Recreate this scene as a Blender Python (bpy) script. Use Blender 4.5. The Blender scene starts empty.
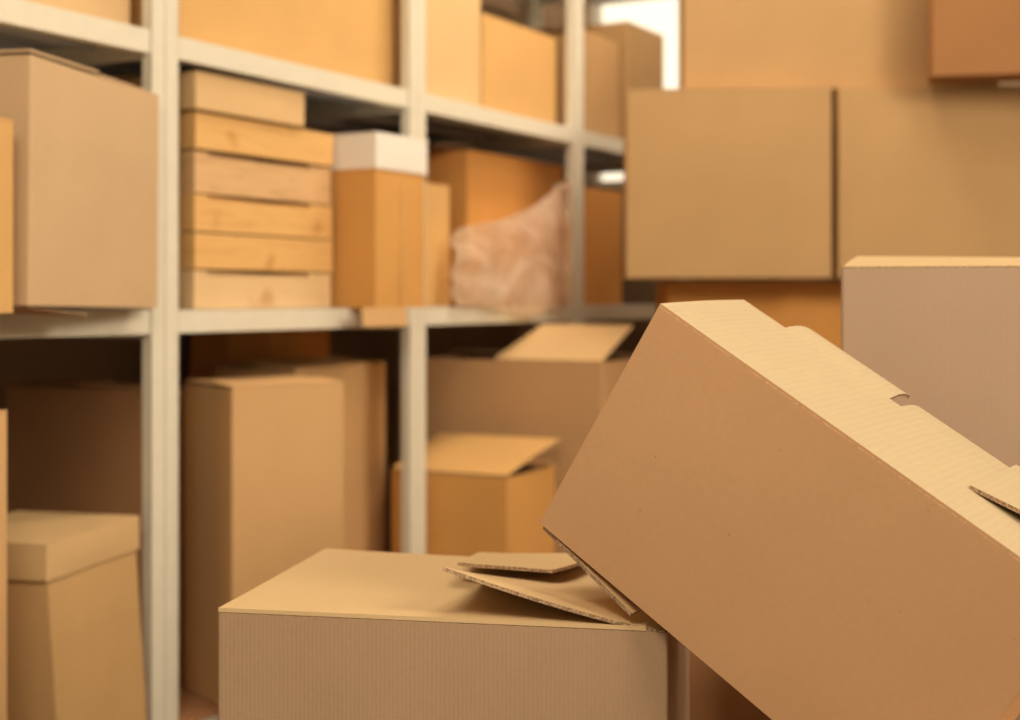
import bpy, bmesh, math, random
from mathutils import Vector, Matrix, noise
random.seed(7)
C = bpy.context.scene.collection
R = math.radians
EYE = 0.90                      # camera height; heights below are written relative to it
F = 1389.0                      # focal length in pixels of the 1020 px frame

# ------------------------------------------------------------------ camera
cam_data = bpy.data.cameras.new('camera'); cam = bpy.data.objects.new('camera', cam_data); C.objects.link(cam)
cam.location = (0, 0, EYE); cam.rotation_euler = (R(90), 0, 0)
cam_data.sensor_width = 36; cam_data.lens = F / 1020 * 36
cam_data.shift_y = -62 / 1020
cam_data.clip_start = 0.05
cam_data.dof.use_dof = True; cam_data.dof.focus_distance = 1.24; cam_data.dof.aperture_fstop = 4.0
bpy.context.scene.camera = cam
# ------------------------------------------------------------------ world, lamps, exposure
w = bpy.data.worlds.new('world'); bpy.context.scene.world = w; w.use_nodes = True
bg = w.node_tree.nodes['Background']; bg.inputs[0].default_value = (1.0, .87, .64, 1)
# daylight: bright sky in front (seen through the window in the back wall), duller behind the viewer
_t = w.node_tree.nodes.new('ShaderNodeTexCoord'); _s = w.node_tree.nodes.new('ShaderNodeSeparateXYZ'); _m = w.node_tree.nodes.new('ShaderNodeMapRange')
_m.inputs[1].default_value = -.2; _m.inputs[2].default_value = .6; _m.inputs[3].default_value = .48; _m.inputs[4].default_value = 1.5
w.node_tree.links.new(_t.outputs['Generated'], _s.inputs[0]); w.node_tree.links.new(_s.outputs[1], _m.inputs[0]); w.node_tree.links.new(_m.outputs[0], bg.inputs[1])
def area(name, loc, target, sx, sy, power, col):
    l = bpy.data.lights.new(name, 'AREA'); l.shape = 'RECTANGLE'; l.size = sx; l.size_y = sy; l.energy = power; l.color = col
    o = bpy.data.objects.new(name, l); C.objects.link(o); o.location = loc
    o.rotation_euler = (Vector(target) - Vector(loc)).to_track_quat('-Z', 'Y').to_euler(); return o
area('key_lamp', (2.7, -0.6, 2.55), (0.1, 2.4, 0.9), 1.2, 1.2, 118, (1.0, .86, .66))
area('ceiling_lamp', (1.15, 2.0, 2.85), (0.35, 1.9, 0.9), 1.2, .5, 18, (1.0, .88, .70))
area('aisle_fill', (0.62, 3.25, 2.88), (0.12, 3.9, 0.9), .9, .5, 34, (1.0, .84, .62))  # added fill, no known fixture: lights the far bay boxes the key misses
area('front_fill', (-0.32, 0.32, 1.78), (0.2, 1.25, 0.8), .6, .5, 17, (1.0, .84, .64))  # unseen fill added above the viewer to brighten and grade the tilted box
vs = bpy.context.scene.view_settings
vs.view_transform = 'Standard'; vs.look = 'None'; vs.gamma = 1; vs.exposure = 0.0; vs.use_curve_mapping = False

# ------------------------------------------------------------------ materials
def mat(name, rough=.85):
    m = bpy.data.materials.new(name); m.use_nodes = True
    return m, m.node_tree.nodes, m.node_tree.links, m.node_tree.nodes['Principled BSDF']
def card(name, col, ridge=None, period=.004, bump=.15, mott=.10, ridge_col=.03, rough=.86, specks=False):
    m, N, L, b = mat(name)
    b.inputs['Roughness'].default_value = rough; b.inputs['Specular IOR Level'].default_value = .25
    tc = N.new('ShaderNodeTexCoord')
    n1 = N.new('ShaderNodeTexNoise'); n1.inputs['Scale'].default_value = 7; n1.inputs['Detail'].default_value = 4
    n2 = N.new('ShaderNodeTexNoise'); n2.inputs['Scale'].default_value = 160; n2.inputs['Detail'].default_value = 3
    L.new(tc.outputs['Object'], n1.inputs[0]); L.new(tc.outputs['Object'], n2.inputs[0])
    add = N.new('ShaderNodeMath'); add.operation = 'ADD'
    s2 = N.new('ShaderNodeMath'); s2.operation = 'MULTIPLY'; s2.inputs[1].default_value = .6
    L.new(n2.outputs[0], s2.inputs[0]); L.new(n1.outputs[0], add.inputs[0]); L.new(s2.outputs[0], add.inputs[1])
    mr = N.new('ShaderNodeMapRange'); mr.inputs[1].default_value = .5; mr.inputs[2].default_value = 1.1
    mr.inputs[3].default_value = 1 - mott; mr.inputs[4].default_value = 1 + mott
    L.new(add.outputs[0], mr.inputs[0])
    fac = mr.outputs[0]; height = n2.outputs[0]
    if ridge:
        wv = N.new('ShaderNodeTexWave'); wv.wave_type = 'BANDS'; wv.bands_direction = ridge
        wv.inputs['Scale'].default_value = 2 * math.pi / 20 / period
        wv.inputs['Distortion'].default_value = 1.6; wv.inputs['Detail'].default_value = 2; wv.inputs['Detail Scale'].default_value = .6
        L.new(tc.outputs['Object'], wv.inputs[0])
        m2 = N.new('ShaderNodeMapRange'); m2.inputs[3].default_value = 1 - ridge_col; m2.inputs[4].default_value = 1 + ridge_col
        L.new(wv.outputs[1], m2.inputs[0])
        mu = N.new('ShaderNodeMath'); mu.operation = 'MULTIPLY'; L.new(fac, mu.inputs[0]); L.new(m2.outputs[0], mu.inputs[1]); fac = mu.outputs[0]
        ad = N.new('ShaderNodeMath'); ad.operation = 'ADD'; s3 = N.new('ShaderNodeMath'); s3.operation = 'MULTIPLY'; s3.inputs[1].default_value = .25
        L.new(n2.outputs[0], s3.inputs[0]); L.new(wv.outputs[1], ad.inputs[0]); L.new(s3.outputs[0], ad.inputs[1]); height = ad.outputs[0]
    if specks:
        vo = N.new('ShaderNodeTexVoronoi'); vo.inputs['Scale'].default_value = 85
        L.new(tc.outputs['Object'], vo.inputs[0])
        lt = N.new('ShaderNodeMapRange'); lt.inputs[1].default_value = .05; lt.inputs[2].default_value = .12; lt.inputs[3].default_value = .62; lt.inputs[4].default_value = 1
        L.new(vo.outputs['Distance'], lt.inputs[0])
        sel = N.new('ShaderNodeSeparateColor'); L.new(vo.outputs['Color'], sel.inputs[0])
        th = N.new('ShaderNodeMath'); th.operation = 'LESS_THAN'; th.inputs[1].default_value = .90; L.new(sel.outputs[0], th.inputs[0])
        mx = N.new('ShaderNodeMath'); mx.operation = 'MAXIMUM'; L.new(lt.outputs[0], mx.inputs[0]); L.new(th.outputs[0], mx.inputs[1])
        mu = N.new('ShaderNodeMath'); mu.operation = 'MULTIPLY'; L.new(fac, mu.inputs[0]); L.new(mx.outputs[0], mu.inputs[1]); fac = mu.outputs[0]
    vm = N.new('ShaderNodeVectorMath'); vm.operation = 'SCALE'; vm.inputs[0].default_value = col; L.new(fac, vm.inputs['Scale'])
    L.new(vm.outputs[0], b.inputs['Base Color'])
    bu = N.new('ShaderNodeBump'); bu.inputs['Strength'].default_value = bump; bu.inputs['Distance'].default_value = .001
    L.new(height, bu.inputs['Height']); L.new(bu.outputs[0], b.inputs['Normal'])
    return m
def edge_mat():                         # cut edge of corrugated board: fluting
    m, N, L, b = mat('corrugated_edge'); b.inputs['Roughness'].default_value = .95
    tc = N.new('ShaderNodeTexCoord'); n = N.new('ShaderNodeTexNoise'); n.inputs['Scale'].default_value = 420
    cr = N.new('ShaderNodeValToRGB'); cr.color_ramp.elements[0].color = (.20, .12, .06, 1); cr.color_ramp.elements[1].color = (.50, .33, .19, 1)
    cr.color_ramp.elements[0].position = .38; cr.color_ramp.elements[1].position = .62
    L.new(tc.outputs['Object'], n.inputs[0]); L.new(n.outputs[0], cr.inputs[0]); L.new(cr.outputs[0], b.inputs['Base Color']); return m
def plain(name, col, rough=.6, metal=0.0, mott=.05, scale=12):
    m, N, L, b = mat(name); b.inputs['Roughness'].default_value = rough; b.inputs['Metallic'].default_value = metal
    tc = N.new('ShaderNodeTexCoord'); n = N.new('ShaderNodeTexNoise'); n.inputs['Scale'].default_value = scale; n.inputs['Detail'].default_value = 5
    L.new(tc.outputs['Object'], n.inputs[0])
    mr = N.new('ShaderNodeMapRange'); mr.inputs[1].default_value = .3; mr.inputs[2].default_value = .7; mr.inputs[3].default_value = 1 - mott; mr.inputs[4].default_value = 1 + mott
    L.new(n.outputs[0], mr.inputs[0]); vm = N.new('ShaderNodeVectorMath'); vm.operation = 'SCALE'; vm.inputs[0].default_value = col
    L.new(mr.outputs[0], vm.inputs['Scale']); L.new(vm.outputs[0], b.inputs['Base Color']); return m
def wood(name, col, dark):
    m, N, L, b = mat(name); b.inputs['Roughness'].default_value = .6
    tc = N.new('ShaderNodeTexCoord'); mp = N.new('ShaderNodeMapping'); mp.inputs['Scale'].default_value = (4, 4, 40)
    n = N.new('ShaderNodeTexNoise'); n.inputs['Scale'].default_value = 2.2; n.inputs['Detail'].default_value = 5; n.inputs['Distortion'].default_value = .8
    oi = N.new('ShaderNodeObjectInfo'); ad = N.new('ShaderNodeVectorMath'); ad.operation = 'ADD'
    sc = N.new('ShaderNodeVectorMath'); sc.operation = 'SCALE'; sc.inputs['Scale'].default_value = 3.0
    L.new(oi.outputs['Location'], sc.inputs[0]); L.new(tc.outputs['Object'], ad.inputs[0]); L.new(sc.outputs[0], ad.inputs[1])
    L.new(ad.outputs[0], mp.inputs[0]); L.new(mp.outputs[0], n.inputs[0])
    k = N.new('ShaderNodeTexNoise'); k.inputs['Scale'].default_value = 13; k.inputs['Detail'].default_value = 1; L.new(ad.outputs[0], k.inputs[0])
    cr = N.new('ShaderNodeValToRGB'); cr.color_ramp.elements[0].color = (*dark, 1); cr.color_ramp.elements[1].color = (*col, 1)
    cr.color_ramp.elements[0].position = .28; cr.color_ramp.elements[1].position = .5
    kr = N.new('ShaderNodeValToRGB'); kr.color_ramp.elements[0].position = .64; kr.color_ramp.elements[1].position = .76
    kr.color_ramp.elements[0].color = (1, 1, 1, 1); kr.color_ramp.elements[1].color = (.78, .66, .55, 1)
    mx = N.new('ShaderNodeMix'); mx.data_type = 'RGBA'; mx.blend_type = 'MULTIPLY'; mx.inputs[0].default_value = 1
    L.new(n.outputs[0], cr.inputs[0]); L.new(k.outputs[0], kr.inputs[0]); L.new(cr.outputs[0], mx.inputs[6]); L.new(kr.outputs[0], mx.inputs[7])
    L.new(mx.outputs[2], b.inputs['Base Color']); return m

EDGE = edge_mat()
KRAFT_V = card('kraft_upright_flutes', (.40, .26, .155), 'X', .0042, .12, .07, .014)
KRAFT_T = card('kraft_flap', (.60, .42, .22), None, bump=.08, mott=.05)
TILT = card('smooth_brown_kraft', (.56, .32, .16), None, bump=.10, mott=.05, specks=True)
TILT_TOP = card('ribbed_pale_kraft', (.48, .37, .225), 'X', .0070, .25, .04, .015)
ROSE = card('rosy_kraft', (.43, .30, .205), 'X', .006, .05, .04, .003)
MUTED = card('muted_kraft', (.60, .415, .24), 'X', .008, .08, .05, .01)
TAN = card('tan_kraft', (.64, .39, .18), None, mott=.05)
SAND = card('sand_kraft', (.51, .315, .145), 'X', .008, .08, .05, .01)
ORANGE = card('orange_kraft', (.66, .34, .10), None, mott=.06)
DEEP = card('deep_orange_kraft', (.70, .33, .09), None, mott=.06)
RUST = card('rusty_kraft', (.38, .18, .07), None, mott=.08)
AMBER = card('amber_kraft', (.68, .40, .15), None, mott=.06)
PALE = card('pale_kraft', (.72, .48, .24), None, mott=.05)
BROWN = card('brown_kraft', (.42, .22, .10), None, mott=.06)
UMBER = card('umber_kraft', (.54, .32, .155), None, mott=.06)
WHITE = card('white_board', (.86, .80, .72), None, mott=.02, bump=.04)
OCHRE = card('ochre_kraft', (.56, .35, .155), None, mott=.06)
STEEL = plain('cream_painted_steel', (.76, .71, .585), .42, mott=.03, scale=25)
DECK = plain('galvanised_deck', (.52, .56, .62), .5, .0, mott=.15, scale=5)
HARD = plain('hardboard', (.42, .20, .09), .7)
WOODS = [wood('pine', (.78, .46, .17), (.68, .38, .13)), wood('knotty_pine', (.72, .45, .22), (.56, .33, .15)), wood('pale_pine', (.76, .52, .27), (.70, .46, .23))]
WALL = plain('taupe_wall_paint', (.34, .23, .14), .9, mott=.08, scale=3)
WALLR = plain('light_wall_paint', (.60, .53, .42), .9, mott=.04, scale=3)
FLOOR = plain('dark_concrete', (.10, .07, .05), .75, mott=.2, scale=4)
CEIL = plain('ceiling_paint', (.55, .50, .42), .9, mott=.03)
FRAME = plain('window_frame_paint', (.75, .70, .6), .5)
def glass_mat():
    m, N, L, b = mat('window_glass'); b.inputs['Base Color'].default_value = (1, 1, 1, 1); b.inputs['Roughness'].default_value = 0
    b.inputs['Transmission Weight'].default_value = 1; b.inputs['IOR'].default_value = 1.02; return m
def film_mat():
    m, N, L, b = mat('milky_plastic_film'); b.inputs['Base Color'].default_value = (.95, .82, .68, 1); b.inputs['Roughness'].default_value = .3
    out = N['Material Output']; tr = N.new('ShaderNodeBsdfTransparent'); tr.inputs[0].default_value = (1, .96, .9, 1)
    tl = N.new('ShaderNodeBsdfTranslucent'); tl.inputs[0].default_value = (1, .88, .74, 1)
    a = N.new('ShaderNodeMixShader'); a.inputs[0].default_value = .5; L.new(b.outputs[0], a.inputs[1]); L.new(tl.outputs[0], a.inputs[2])
    tc = N.new('ShaderNodeTexCoord'); n = N.new('ShaderNodeTexNoise'); n.inputs['Scale'].default_value = 9; n.inputs['Detail'].default_value = 1; L.new(tc.outputs['Object'], n.inputs[0])
    mr = N.new('ShaderNodeMapRange'); mr.inputs[1].default_value = .35; mr.inputs[2].default_value = .65; mr.inputs[3].default_value = .72; mr.inputs[4].default_value = .36
    L.new(n.outputs[0], mr.inputs[0])
    x = N.new('ShaderNodeMixShader'); L.new(mr.outputs[0], x.inputs[0]); L.new(a.outputs[0], x.inputs[1]); L.new(tr.outputs[0], x.inputs[2])
    L.new(x.outputs[0], out.inputs[0]); return m
GLASS = glass_mat(); FILM = film_mat()

# ------------------------------------------------------------------ mesh helpers
def obj(name, bm, mats, parent=None, smooth=False):
    me = bpy.data.meshes.new(name); bmesh.ops.recalc_face_normals(bm, faces=bm.faces); bm.to_mesh(me); bm.free()
    for m in (mats if isinstance(mats, (list, tuple)) else [mats]): me.materials.append(m)
    if smooth:
        for p in me.polygons: p.use_smooth = True
    o = bpy.data.objects.new(name, me); C.objects.link(o)
    if parent: o.parent = parent
    return o
def bx(bm, x0, x1, y0, y1, z0, z1):
    v = [bm.verts.new(p) for p in ((x0,y0,z0),(x1,y0,z0),(x1,y1,z0),(x0,y1,z0),(x0,y0,z1),(x1,y0,z1),(x1,y1,z1),(x0,y1,z1))]
    for f in ((0,3,2,1),(4,5,6,7),(0,1,5,4),(1,2,6,5),(2,3,7,6),(3,0,4,7)): bm.faces.new([v[i] for i in f])
def thing(name, label, cat, loc, rotz=0, group=None):
    o = bpy.data.objects.new(name, None); C.objects.link(o); o.empty_display_size = .05
    o.location = loc; o.rotation_euler = (0, 0, rotz); o['label'] = label; o['category'] = cat
    if group: o['group'] = group
    return o
def struct(name, bm, m):
    o = obj(name, bm, m); o['kind'] = 'structure'; return o
def sheet(name, f, mats, parent, nu=14, nv=10, th=.004):
    """board bent along f(u, v); thickness th downwards; cut edges take the second material"""
    bm = bmesh.new(); e = 1e-3; top = []; bot = []
    for i in range(nu + 1):
        tr = []; br = []
        for j in range(nv + 1):
            u, v = i / nu, j / nv
            p = Vector(f(u, v)); du = Vector(f(min(u + e, 1), v)) - Vector(f(max(u - e, 0), v)); dv = Vector(f(u, min(v + e, 1))) - Vector(f(u, max(v - e, 0)))
            n = du.cross(dv).normalized()
            tr.append(bm.verts.new(p)); br.append(bm.verts.new(p - n * th))
        top.append(tr); bot.append(br)
    for i in range(nu):
        for j in range(nv):
            bm.faces.new((top[i][j], top[i+1][j], top[i+1][j+1], top[i][j+1])); bm.faces.new((bot[i][j], bot[i][j+1], bot[i+1][j+1], bot[i+1][j]))
    ed = []
    for i in range(nu):
        ed.append(bm.faces.new((top[i][0], bot[i][0], bot[i+1][0], top[i+1][0]))); ed.append(bm.faces.new((top[i][nv], top[i+1][nv], bot[i+1][nv], bot[i][nv])))
    for j in range(nv):
        ed.append(bm.faces.new((top[0][j], top[0][j+1], bot[0][j+1], bot[0][j]))); ed.append(bm.faces.new((top[nu][j], bot[nu][j], bot[nu][j+1], top[nu][j+1])))
    for q in ed: q.material_index = 1
    return obj(name, bm, mats if isinstance(mats, (list, tuple)) else [mats, EDGE], parent)
def body_bm(W, D, H, th=.004, r=.004, bulge=.003, N=10, M=10, warp=None, ymin=0):
    """open-topped carton: rounded corners, softly bulging walls, inside and rim"""
    def loop(o):
        P = []
        for (cx, cy, a0, ex, ey) in ((r, r, 180, 0, 0), (W-r, r, 270, 1, 0), (W-r, D-r, 0, 1, 1), (r, D-r, 90, 0, 1)):
            for k in range(4):
                a = R(a0 + 30 * k); P.append((cx + (r - o) * math.cos(a), cy + (r - o) * math.sin(a), 0, 0))
            nx, ny = {(0,0): (1,0), (1,0): (0,1), (1,1): (-1,0), (0,1): (0,-1)}[(ex, ey)]
            L_ = (W if nx else D) - 2 * r; ox, oy = P[-1][0], P[-1][1]
            for k in range(1, N):
                s = k / N; P.append((ox + nx * L_ * s, oy + ny * L_ * s, ny * math.sin(math.pi * s), -nx * math.sin(math.pi * s)))
        return P
    bm = bmesh.new(); o = loop(0); q = loop(th); n = len(o); rings = []
    wf = warp or (lambda x, y, z: (x, y, z))
    def ring(P, z, b): return [bm.verts.new(wf(p[0] + p[2] * b, p[1] + p[3] * b, z)) for p in P]
    for k in range(M + 1):
        t = k / M; rings.append(ring(o, H * t, bulge * math.sin(math.pi * t)))
    rings.append(ring(q, H, 0)); rings.append(ring(q, th, 0))
    for a in range(len(rings) - 1):
        for i in range(n):
            fc = bm.faces.new((rings[a][i], rings[a][(i+1) % n], rings[a+1][(i+1) % n], rings[a+1][i]))
            if a == M: fc.material_index = 1
    bm.faces.new(list(reversed(rings[0]))); bm.faces.new(rings[-1]); return bm
def major_flaps(t, W, D, H, m, lift=(2, 1.5), along='x', th=.004, gap=.003, curl=0.0):
    m = [m, m]
    """two closing flaps hinged on the front and back (or left and right) edges"""
    Ln, S = (W, D) if along == 'x' else (D, W)
    for k in (0, 1):
        a = R(lift[k]); half = S / 2 - gap
        def f(u, v, k=k, a=a):
            s = v * half; z = H + th + .0005 + s * math.sin(a) + curl * math.sin(math.pi * v); y = s * math.cos(a)
            if k: y = S - y
            x = .002 + u * (Ln - .004)
            return (x, y, z) if along == 'x' else (y, x, z)
        sheet('flap', f, m, t, 6, 8, th)
def carton(label, corner, dirz, W, D, H, m, zb, hand='L', group=None, flaps=True, lift=(2, 1.5), along='x', bulge=.003, flap_mat=None, warp=None, cat='box', name='cardboard_box', body=True):
    """corner: plan position of the near front corner; dirz: angle of the front face's run; hand: which end the corner is at"""
    dx, dy = math.cos(dirz), math.sin(dirz)
    ox, oy = corner
    if hand == 'R': ox, oy = ox - dx * W, oy - dy * W
    t = thing(name, label, cat, (ox, oy, zb), dirz, group)
    obj('body', body_bm(W, D, H, bulge=bulge, warp=warp), [m, EDGE], t)
    if flaps: major_flaps(t, W, D, H, flap_mat or m, lift, along)
    return t
def tape(t, x0, x1, y, z, w=.025):
    bm = bmesh.new(); bx(bm, x0, x1, y - w, y + w, z, z + .0006); return obj('tape', bm, AMBER, t)

# ------------------------------------------------------------------ where things stand: the rack's frame (t along it, s into it)
P0 = Vector((-.621, 2.5)); DV = Vector((.495, .869)).normalized(); NV = Vector((-DV.y, DV.x)); RZ = math.atan2(DV.y, DV.x)
def rk(t, s): q = P0 + DV * t + NV * s; return (q.x, q.y)
def tof(px, s):                         # station along the rack for a sight line
    r = (px - 510) / F; b = P0 + NV * s
    return (r * b.y - b.x) / (DV.x - r * DV.y)
def at(px, Y): return ((px - 510) / F * Y, Y)
LV = [-.77, -.022, .4775, 1.080]        # shelf tops relative to the eye
BAY = .823; DEPTH = .60

# ------------------------------------------------------------------ the room
def slab(name, m, boxes):
    bm = bmesh.new()
    for b in boxes: bx(bm, *b)
    o = struct(name, bm, m); o.location = (P0.x, P0.y, 0); o.rotation_euler = (0, 0, RZ); return o
TB = 2.82; HC = 2.95; WS = .68
bm = bmesh.new(); bx(bm, -4.2, 3.4, -1.6, 6.4, -.1, 0); struct('floor', bm, FLOOR)
bm = bmesh.new(); bx(bm, -4.2, 3.4, -1.6, 6.4, HC, HC + .1); struct('ceiling', bm, CEIL)
slab('wall_left', WALL, [(-4.2, TB, WS, WS + .1, 0, HC)])
w0, w1, z0, z1 = -.75, .56, EYE + .420, EYE + 1.13
slab('wall_back', WALL, [(TB, TB + .12, -3.2, w0, 0, HC), (TB, TB + .12, w1, WS + .1, 0, HC), (TB, TB + .12, w0, w1, 0, z0), (TB, TB + .12, w0, w1, z1, HC)])
bm = bmesh.new(); bx(bm, 3.2, 3.3, -1.6, 4.2, 0, HC); struct('wall_right', bm, WALLR)
wo = slab('window_1', FRAME, [(TB + .03, TB + .07, w0, w0 + .03, z0, z1), (TB + .03, TB + .07, w1 - .03, w1, z0, z1), (TB + .03, TB + .07, w0, w1, z0, z0 + .02), (TB + .03, TB + .07, w0, w1, z1 - .02, z1), (TB + .03, TB + .07, -.12, -.09, z0, z1)])
bm = bmesh.new(); bx(bm, TB + .045, TB + .05, w0 + .02, w1 - .02, z0 + .01, z1 - .01); obj('pane', bm, GLASS, wo)

# ------------------------------------------------------------------ the shelving rack
rack = thing('shelving_rack', 'cream painted steel shelving rack of open bays running back along the wall', 'shelves', (P0.x, P0.y, 0), RZ)
for i in range(-1, 4):
    tc_ = i * BAY
    for s0, sg in ((0, 1), (DEPTH, -1)):
        bm = bmesh.new()
        # two angle uprights bolted back to back: front faces with a seam, one flange each
        for a, b in ((tc_ - .034, tc_ - .001), (tc_ + .001, tc_ + .035)):
            bx(bm, a, b, min(s0, s0 + sg * .002), max(s0, s0 + sg * .002), .0, 2.3)
        for xx in (tc_ - .034, tc_ + .033): bx(bm, xx, xx + .002, min(s0, s0 + sg * .022), max(s0, s0 + sg * .022), 0, 2.3)
        p = obj('post', bm, STEEL, rack)
        bm = bmesh.new()
        bx(bm, tc_ - .04, tc_ + .04, min(s0 - .002, s0 + sg * .04), max(s0 + .002, s0 + sg * .04), 0, .006); obj('foot_plate', bm, STEEL, p)
for i in range(-1, 3):
    a, b = i * BAY + .036, (i + 1) * BAY - .036
    for lv, z in enumerate(LV):
        zt = EYE + z - (.014 if lv == 0 and i >= 0 else 0)
        for s0, sg in ((0, 1), (DEPTH, -1)):
            bm = bmesh.new(); y0, y1 = sorted((s0, s0 + sg * .003)); bx(bm, a - .03, b + .03, y0 + .0005 * sg + (.0015 if sg > 0 else -.0015), y1 + .0005 * sg + (.0015 if sg > 0 else -.0015), zt - .042, zt)
            y0, y1 = sorted((s0 + sg * .003, s0 + sg * .025)); bx(bm, a, b, y0, y1, zt - .042, zt - .040)
            obj('shelf_beam', bm, STEEL, rack)
        zt = EYE + z
        bm = bmesh.new(); bx(bm, a - .02, b + .02, -.004 if lv == 0 and i >= 0 else .005, DEPTH - .005, zt - (.0135 if lv == 0 and i >= 0 else .008), zt - .0005)
        for k in range(1, 4): bx(bm, a, b, DEPTH * k / 4 - .012, DEPTH * k / 4 + .012, zt - .024, zt - .008)
        obj('shelf_deck', bm, HARD if (lv == 0 and i >= 0) else DECK, rack)
for i in range(-1, 4):
    for z in LV:
        bm = bmesh.new(); x = i * BAY - .030; bx(bm, x, x + .003, .03, DEPTH - .03, EYE + z - .05, EYE + z - .012); bx(bm, x, x + .02, .03, DEPTH - .03, EYE + z - .012, EYE + z - .0095)
        obj('side_beam', bm, STEEL, rack)

# ------------------------------------------------------------------ top shelf
Z3 = EYE + LV[2] + .001
G3 = 'cardboard boxes on the top shelf'
def on_rack(label, pxl, pxr, s, D, H, m, zb, group, tl=None, tr=None, **k):
    a = tof(pxl, s) if tl is None else tl; b = tof(pxr, s) if tr is None else tr
    return carton(label, rk(a, s), RZ, b - a, D, H, m, zb, group=group, **k)
on_rack('tan cardboard box at the top left corner, on the top shelf', -80, 131, .05, .42, .34, PALE, Z3, G3)
t = on_rack('wide orange cardboard box on the top shelf, above the stack of shallow wooden trays', 0, 396, .06, .45, .40, AMBER, Z3, G3, tl=.06)
on_rack('tall pale cardboard box on the top shelf, just right of the second upright', 425, 481, .05, .4, .45, PALE, Z3, G3, tl=.86)
t = on_rack('light orange box on the top shelf, right of the tall pale box', 483, 556, .05, .38, .25, AMBER, Z3, G3, lift=(4, 3))
on_rack('narrow tan box with a creased top on the top shelf, right of the third upright', 586, 619, .04, .36, .30, TAN, Z3, G3, lift=(7, 2))
on_rack('dull brown box on the far end of the top shelf, below the bright window', 622, 664, .02, .40, .368, SAND, Z3, G3, tl=2.02, lift=(0, 0))

# ------------------------------------------------------------------ middle shelf
Z2 = EYE + LV[1] + .001
G2 = 'cardboard boxes on the middle shelf'
# small orange box at the left edge of the frame and the big box beside it, both set askew over the shelf front
fa = math.atan2(.974, .225)
carton('orange cardboard box cut off by the left picture edge, on the middle shelf', (-.357 * 1.98, 1.98), fa, .20, .44, .27, AMBER, Z2, hand='R', group=G2)
cl = Vector(((29 - 510) / F * 2.03, 2.03)); cr = Vector(((158 - 510) / F * 2.42, 2.42)); dd = cr - cl
big = carton('big tan cardboard box sticking out over the middle shelf, left of the nearest upright', cl, math.atan2(dd.y, dd.x), dd.length, .33, .368, MUTED, Z2 + .010, group=G2, lift=(.5, .5), along='y')
big.rotation_euler = (0, R(.9), math.atan2(dd.y, dd.x))
sheet('bottom_flap', lambda u, v: (.006 + u * .17, .006 + v * .14, -.001 - .010 * u * (1 - .3 * v)), [BROWN, EDGE], big, 6, 4, .003)

# six shallow trays
G = 'shallow wooden trays in one stack'
ta, tb = tof(194, .035), tof(333, .035); TW = tb - ta; TH = (.352 / 6)
def tray_parts(t, W, D, H, m, slot):
    th = .010; H2 = H - .0025; prof = [(0, 0), (W, 0), (W, H2)]
    if slot: prof += [(W * .83, H2), (W * .82, H - .011), (W * .09, H - .012), (W * .08, H2)]
    prof += [(0, H2)]
    bm = bmesh.new(); a = [bm.verts.new((x, 0, z)) for x, z in prof]; b = [bm.verts.new((x, th, z)) for x, z in prof]
    bm.faces.new(a); bm.faces.new(list(reversed(b)))
    for i in range(len(prof)): j = (i + 1) % len(prof); bm.faces.new((a[i], b[i], b[j], a[j]))
    bmesh.ops.triangulate(bm, faces=[f for f in bm.faces if len(f.verts) > 4]); obj('front_board', bm, m, t)
    bm = bmesh.new(); bx(bm, 0, th, th, D, 0, H - .001); obj('side_board', bm, m, t)
    bm = bmesh.new(); bx(bm, W - th, W, th, D, 0, H - .001); obj('side_board', bm, m, t)
    bm = bmesh.new(); bx(bm, th, W - th, D - th, D, 0, H - .001); obj('back_board', bm, m, t)
    bm = bmesh.new(); bx(bm, th, W - th, th, D - th, .002, .007); obj('base_board', bm, HARD, t)
names = ['pale shallow wooden tray at the bottom of the tray stack', 'shallow golden wooden tray second from the bottom of the tray stack',
         'shallow golden wooden tray third from the bottom, directly under the knotty tray', 'knotty pinkish wooden tray in the middle of the tray stack',
         'orange wooden tray partly shaded by the pale carton lying on it']
hs = [.0762, .0713, .0735, .083, .0717]; z = Z2
for k in range(5):
    off = [0, .002, .001, .006, .001][k]
    q = rk(ta + off, .035 + [0, 0, 0, .004, -.003][k]); t = thing('wooden_tray', names[k], 'tray', (q[0], q[1], z), RZ, G)
    tray_parts(t, TW - .004 + [-.004, 0, 0, -.003, 0][k], .34, hs[k] - .001, [WOODS[2], WOODS[0], WOODS[0], WOODS[1], WOODS[0]][k], k in (0, 2, 3)); z += hs[k]
ca = tof(196, .02); cb = tof(305, .02)
carton('pale flat cardboard carton lying on top of the shallow wooden trays', rk(ca, .02), RZ, cb - ca, .33, .0655, PALE, z + .001, group=G2, lift=(0, 0), bulge=.001)

# tall box with a white lid, standing in front of the second upright
c = at(376, 2.95); t = carton('tall orange cardboard box with a white lid, standing in front of the second upright', c, RZ, .192, .135, .312, ORANGE, Z2, group=G2, flaps=False, bulge=.004)
lid = obj('lid', body_bm(.200, .143, .077, bulge=.001), [WHITE, WHITE], t); lid.rotation_euler = (R(180), 0, 0); lid.location = (-.004, .139, .374)
sheet('hanging_flap', lambda u, v: (-.058 + u * .165, -.002 - .004 * v, .0 - .040 * v), [TAN, EDGE], t, 6, 5, .003)
sheet('crease', lambda u, v: (.088 + u * .006, -.0045 - .001 * math.sin(math.pi * v), .01 + v * .26), [AMBER, AMBER], t, 2, 6, .0005)
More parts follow.
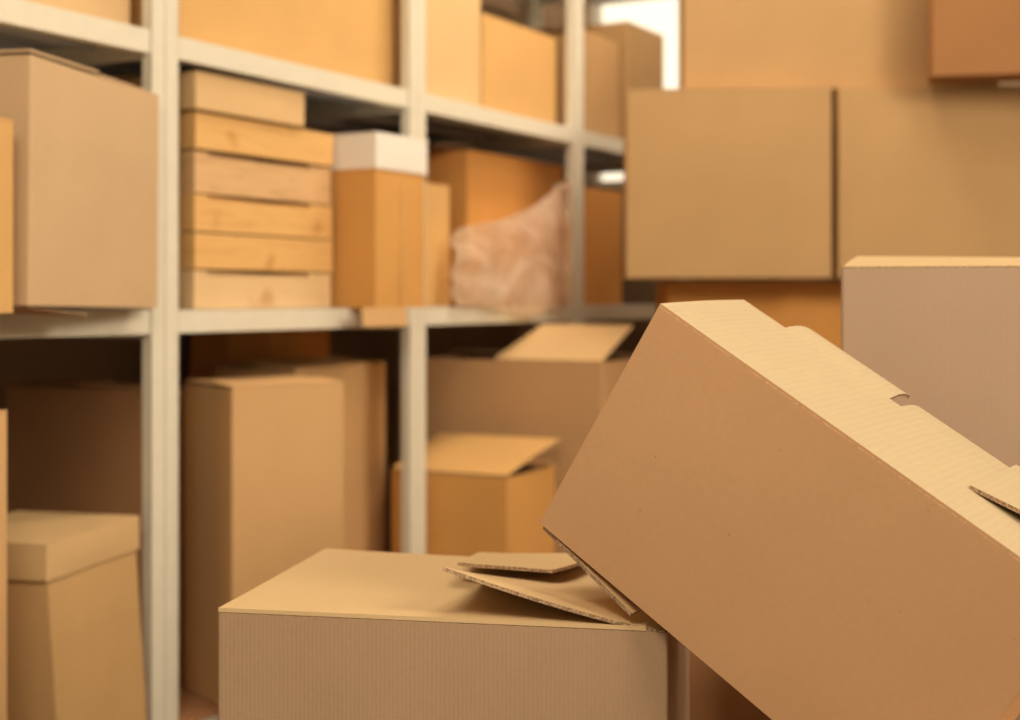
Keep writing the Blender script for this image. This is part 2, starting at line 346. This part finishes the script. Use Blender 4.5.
# slim box just right of it
t = on_rack('slim tan cardboard box squeezed between the white lidded box and the plastic bag', 427, 450, .055, .20, .295, AMBER, Z2, G2, tl=.848, lift=(3, 2))
on_rack('deep orange cardboard box on the middle shelf, behind the crumpled plastic bag', 468, 567, .10, .42, .402, DEEP, Z2, G2, tr=1.745, lift=(1, 1))
bt = [o for o in C.objects if o.get('label', '').startswith('deep orange cardboard box')][0]
sheet('side_flap', lambda u, v: (-.10 + v * .15, .02 + u * .3, .407 + .016 * v), [DEEP, EDGE], bt, 6, 6, .004)
on_rack('narrow orange box on the middle shelf, right of the third upright', 584, 622, .03, .34, .34, DEEP, Z2, G2, tl=1.765, lift=(1, 1))

# crumpled plastic bag hanging over the shelf front
ba, bb = .955, tof(578, -.04); BW = bb - ba
q = rk(ba, -.012); bag = thing('plastic_bag', 'crumpled milky plastic bag spilling over the shelf edge in front of the deep orange box', 'bag', (q[0], q[1], Z2 + .002), RZ)
def bag_top(u): 
    pts = [(0, .165), (.08, .19), (.25, .205), (.45, .225), (.62, .255), (.78, .29), (.92, .335), (1, .345)]
    for (a, b), (c_, d_) in zip(pts, pts[1:]):
        if a <= u <= c_: return b + (d_ - b) * (u - a) / (c_ - a)
    return pts[-1][1]
bm = bmesh.new(); NU, NV_ = 46, 34; gr = {}
for side in (0, 1):
    for i in range(NU + 1):
        for j in range(NV_ + 1):
            u, v = i / NU, j / NV_
            if side and (i in (0, NU) or j in (0, NV_)): gr[side, i, j] = gr[0, i, j]; continue
            H = bag_top(u); env = (math.sin(math.pi * u) * math.sin(math.pi * v)) ** .5
            n1 = noise.noise(Vector((u * 4 + v, v * 2.5, side * 7.))); n2 = .6 * noise.noise(Vector((u * 9 + v * 5, v * 3 - u * 3, 3 + side * 5.)))
            fold = .006 * math.sin(26 * u + 7 * v + 5 * n1)
            y = (-.040 if side == 0 else .03) * env + .014 * n1 + .007 * n2 + fold
            lo = -.035 * math.exp(-((u - .55) / .22) ** 2) if side == 0 else 0
            hang = lo * (1 - v) ** 3
            y = min(y, .05) if v > .1 else min(y, -.008)
            gr[side, i, j] = bm.verts.new((u * BW + .006 * n2, y + (-.012 if hang < -.004 else 0), v * H + .008 * n1 * env + (hang if j else -.035 * math.exp(-((u - .55) / .22) ** 2))))
for side in (0, 1):
    for i in range(NU):
        for j in range(NV_):
            f = (gr[side, i, j], gr[side, i+1, j], gr[side, i+1, j+1], gr[side, i, j+1])
            try: bm.faces.new(f if side == 0 else tuple(reversed(f)))
            except ValueError: pass
obj('film', bm, FILM, bag, True)

# ------------------------------------------------------------------ bottom shelf
Z1 = EYE + LV[0] + .001
G1 = 'cardboard boxes on the bottom shelf'
# tan sliver at the left frame edge
carton('pale cardboard box cut off by the left picture edge, on the bottom shelf', at(8, 1.98), fa, .20, .40, Z1 * 0 + .605, TAN, Z1, hand='R', group=G1, lift=(0, 0))
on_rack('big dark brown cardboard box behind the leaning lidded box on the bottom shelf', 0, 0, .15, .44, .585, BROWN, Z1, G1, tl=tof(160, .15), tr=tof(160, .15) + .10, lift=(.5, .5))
# leaning box with its own lid
lc = at(48, 2.136); la = math.atan2(.974, .226); LWd = .292; LDp = .24
def lean(x, y, z): k = (.378 - z) / .378; return (x + .018 * k, y - .016 * k, z)
t = thing('lidded_box', 'leaning tan cardboard box with a loose cardboard lid at the bottom left', 'box', (lc[0], lc[1], Z1), la, G1)
obj('body', body_bm(LWd - .012, LDp - .012, .378, bulge=.003, warp=lambda x, y, z: lean(x + .006, y + .006, z)), [OCHRE, EDGE], t)
lid = obj('lid', body_bm(LWd, LDp, .057, bulge=.002), [card('sandy_lid_kraft', (.64, .43, .21), None, mott=.05), EDGE], t)
lid.rotation_euler = (R(180), 0, 0); lid.location = (0, LDp, .390)
# big box right of the nearest upright
a = math.atan2(.63, .78)
b1 = carton('big tan cardboard box on the bottom shelf, right of the nearest upright', at(232, 2.58), a, .245, .20, .60, TAN, Z1, group=G1, lift=(3, -1), along='x')
on_rack('tan cardboard box with a folded side strip, behind the big tan box', 296, 386, .16, .24, .61, TAN, Z1, G1, lift=(2, 2))
t2 = [o for o in C.objects if 'folded side strip' in o.get('label', '')][0]
on_rack('dark brown box at the back of the bottom shelf, seen just under the middle shelf', 228, 330, .43, .12, .685, DEEP, Z1, G1, lift=(0, 0))
# open box sticking out of the third bay
a2 = math.atan2(-.43, .90)
ob = carton('open brown cardboard box with its pale flap standing up, behind the flat orange box', at(602, 3.45), a2, .52, .30, .61, UMBER, Z1, hand='R', group=G1, flaps=False)
sheet('flap', lambda u, v: (.218 + u * .300 + (.080 - .045 * u) * v, .004 + .13 * v, .612 + .088 * v), [PALE, EDGE], ob, 10, 8, .004)
sheet('flap', lambda u, v: (.005 + u * .5, .296 - .13 * v, .612 + .01 * v), [PALE, EDGE], ob, 8, 6, .004)
a3 = math.atan2(-.42, .907)
fb = carton('orange sided cardboard box with a half open top flap, beyond the nearest box', at(508, 3.2), a3, .31, .28, .355, ORANGE, Z1, hand='R', group=G1, flaps=False)
sheet('flap', lambda u, v: (.002 + u * .306 + .03 * v * u, .0 + .25 * v, .360 + .075 * v - .012 * v * v), [AMBER, EDGE], fb, 10, 8, .004)
sheet('flap', lambda u, v: (.002 + u * .306, .278 - .12 * v, .359 + .004 * v), [AMBER, EDGE], fb, 10, 6, .004)

# ------------------------------------------------------------------ the stack of big cartons on the right
GS = 'big cartons stacked at the back right'
YS = 3.45; zb = EYE + .05
carton('large dark orange carton at the bottom of the back right stack', ((668 - 510) / F * 3.62, 3.62), R(-2), .92, .42, zb - .012 - 0, DEEP, .001, group=GS, lift=(0, 0), bulge=.002)
carton('square brown carton in the back right stack, nearest the shelves', ((626 - 510) / F * YS, YS), R(-4), (829 - 626) / F * YS, .44, .464, SAND, zb, group=GS, lift=(0, 0))
carton('wide brown carton in the back right stack, touching the right picture edge', ((838 - 510) / F * YS, YS), R(-4), .56, .42, .468, SAND, zb, group=GS, lift=(0, 0))
carton('wide tan carton lying across the top of the back right stack', ((683 - 510) / F * 3.52, 3.52), R(-5), .78, .34, .42, SAND, zb + .476, group=GS, lift=(0, 0))
carton('rusty orange carton at the top right corner, on the back right stack', ((932 - 510) / F * 3.30, 3.30), R(-12), .42, .13, .40, RUST, zb + .477, group=GS, lift=(0, 0), along='y')

# ------------------------------------------------------------------ foreground
# nearest box with its flaps half open
A = at(217, 1.35); fgz = math.atan2(-.1861, .9826); FW, FD, FH = .4367, .331, EYE - .3052 - .0016
fg = thing('cardboard_box', 'brown cardboard box at the bottom centre with lifted flaps, under the tilted box', 'box', (A[0], A[1], .001), fgz, 'boxes in the foreground')
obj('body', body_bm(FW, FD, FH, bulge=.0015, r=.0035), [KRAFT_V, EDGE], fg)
FT = EYE - .3052 - .0010
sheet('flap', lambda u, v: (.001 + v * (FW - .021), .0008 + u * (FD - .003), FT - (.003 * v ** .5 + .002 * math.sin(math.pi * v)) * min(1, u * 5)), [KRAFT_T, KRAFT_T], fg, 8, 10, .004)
def rflap(u, v):          # u from front to back, v from hinge to free edge; curls up at the front corner
    x = FW - .003 - v * .208; rise = .0006 + .051 * (v ** 1.25) * (1 - .85 * min(1, u * 1.7))
    return (x, .002 + u * (FD - .02), FT + rise)
sheet('flap', rflap, [KRAFT_T, EDGE], fg, 16, 16, .0035)
def bflap(u, v):          # back flap lying over the middle, raised on its right
    l = .19 + .012 * v; rr = .345 - .012 * v - .026 * v ** 3; x = l + (rr - l) * u; y = FD - .002 - v * (.165 + .02 * u)
    return (x, y, FT + .002 + .019 * v ** (1.0 - .72 * u))
sheet('flap', bflap, [KRAFT_T, EDGE], fg, 14, 14, .0035)

# the tilted box
e2 = Vector((.707, -.465, -.532)).normalized(); e1 = Vector((.433, -.310, .847)); e1 = (e1 - e2 * e1.dot(e2)).normalized(); e3 = e1.cross(e2).normalized()
BL = Vector(((538.5 - 510) / F * 1.324, 1.324, EYE - (522 - 298) / F * 1.324))
tb_ = thing('cardboard_box', 'large tilted cardboard box leaning down to the right in the foreground', 'box', BL, 0, 'boxes in the foreground')
tb_.rotation_euler = Matrix((e2, e3, e1)).transposed().to_euler()
TL_, TD, TH_ = .425, .180, .2440
obj('body', body_bm(TL_, TD, TH_, bulge=.001, r=.003), [TILT, EDGE], tb_)
sheet('flap', lambda u, v: (.0005 + u * (TL_ - .001), .0012 + v * (TD - .001), TH_ + .0028 + .001 * math.sin(math.pi * v)), [TILT_TOP, TILT], tb_, 16, 8, .0038)
# outer flaps folding past the back edge, gently bowed
def outer(x0, x1, low):
    def f(u, v):
        x = x0 + u * (x1 - x0) + .006 * v * (1 - u); y = TD - .002 + v * .070
        return (x, y, TH_ + .0022 - low * v ** .5 + .0045 * math.sin(math.pi * v) - .003 * v)
    return f
sheet('back_flap', outer(.052, .176, 0), [TILT_TOP, EDGE], tb_, 10, 12, .003)
sheet('back_flap', outer(.188, .42, .004), [TILT_TOP, EDGE], tb_, 12, 12, .003)
def loose(u, v):          # loose end flap, raised above the top near the right hand end
    return (.297 + u * .125, .076 + v * .150, TH_ + .0068 + .020 * u * (1 - .4 * v))
sheet('end_flap', loose, [TILT_TOP, EDGE], tb_, 10, 8, .0035)
sheet('bottom_flap', lambda u, v: (.006 + u * .118, .003 + v * .150, -.001 - .010 * u), [PALE, EDGE], tb_, 8, 4, .0035)
# the box that carries its low end (below the frame)
bl = BL + e2 * TL_
sz = bl.z - .004
carton('low cardboard box under the low end of the tilted box', (.262, 1.00), 0, .30, .36, sz - .012, TAN, .001, lift=(0, 0))
carton('dark brown cardboard box added to fill the shaded gap under the tilted box', (.205, 1.76), R(-3), .165, .28, .60, BROWN, .001, lift=(0, 0))  # added box: its dark body stands in for the shade in this gap
# tall box behind the tilted one
rb = carton('tall rosy brown cardboard box at the right edge, behind the tilted box', at(841, 1.60), R(-14), .42, .30, EYE + .0335, ROSE, .001, flaps=False, bulge=.0015)
HR = EYE + .0335
sheet('flap', lambda u, v: (.003 + .016 * v + u * .41, .002 + .145 * v, HR + .0015 + (.0165 - .006 * u) * (v ** .8)), [KRAFT_T, EDGE], rb, 8, 8, .003)
sheet('flap', lambda u, v: (.012 + u * .40, .297 - .13 * v, HR + .004 + .004 * v), [KRAFT_T, EDGE], rb, 8, 8, .004)
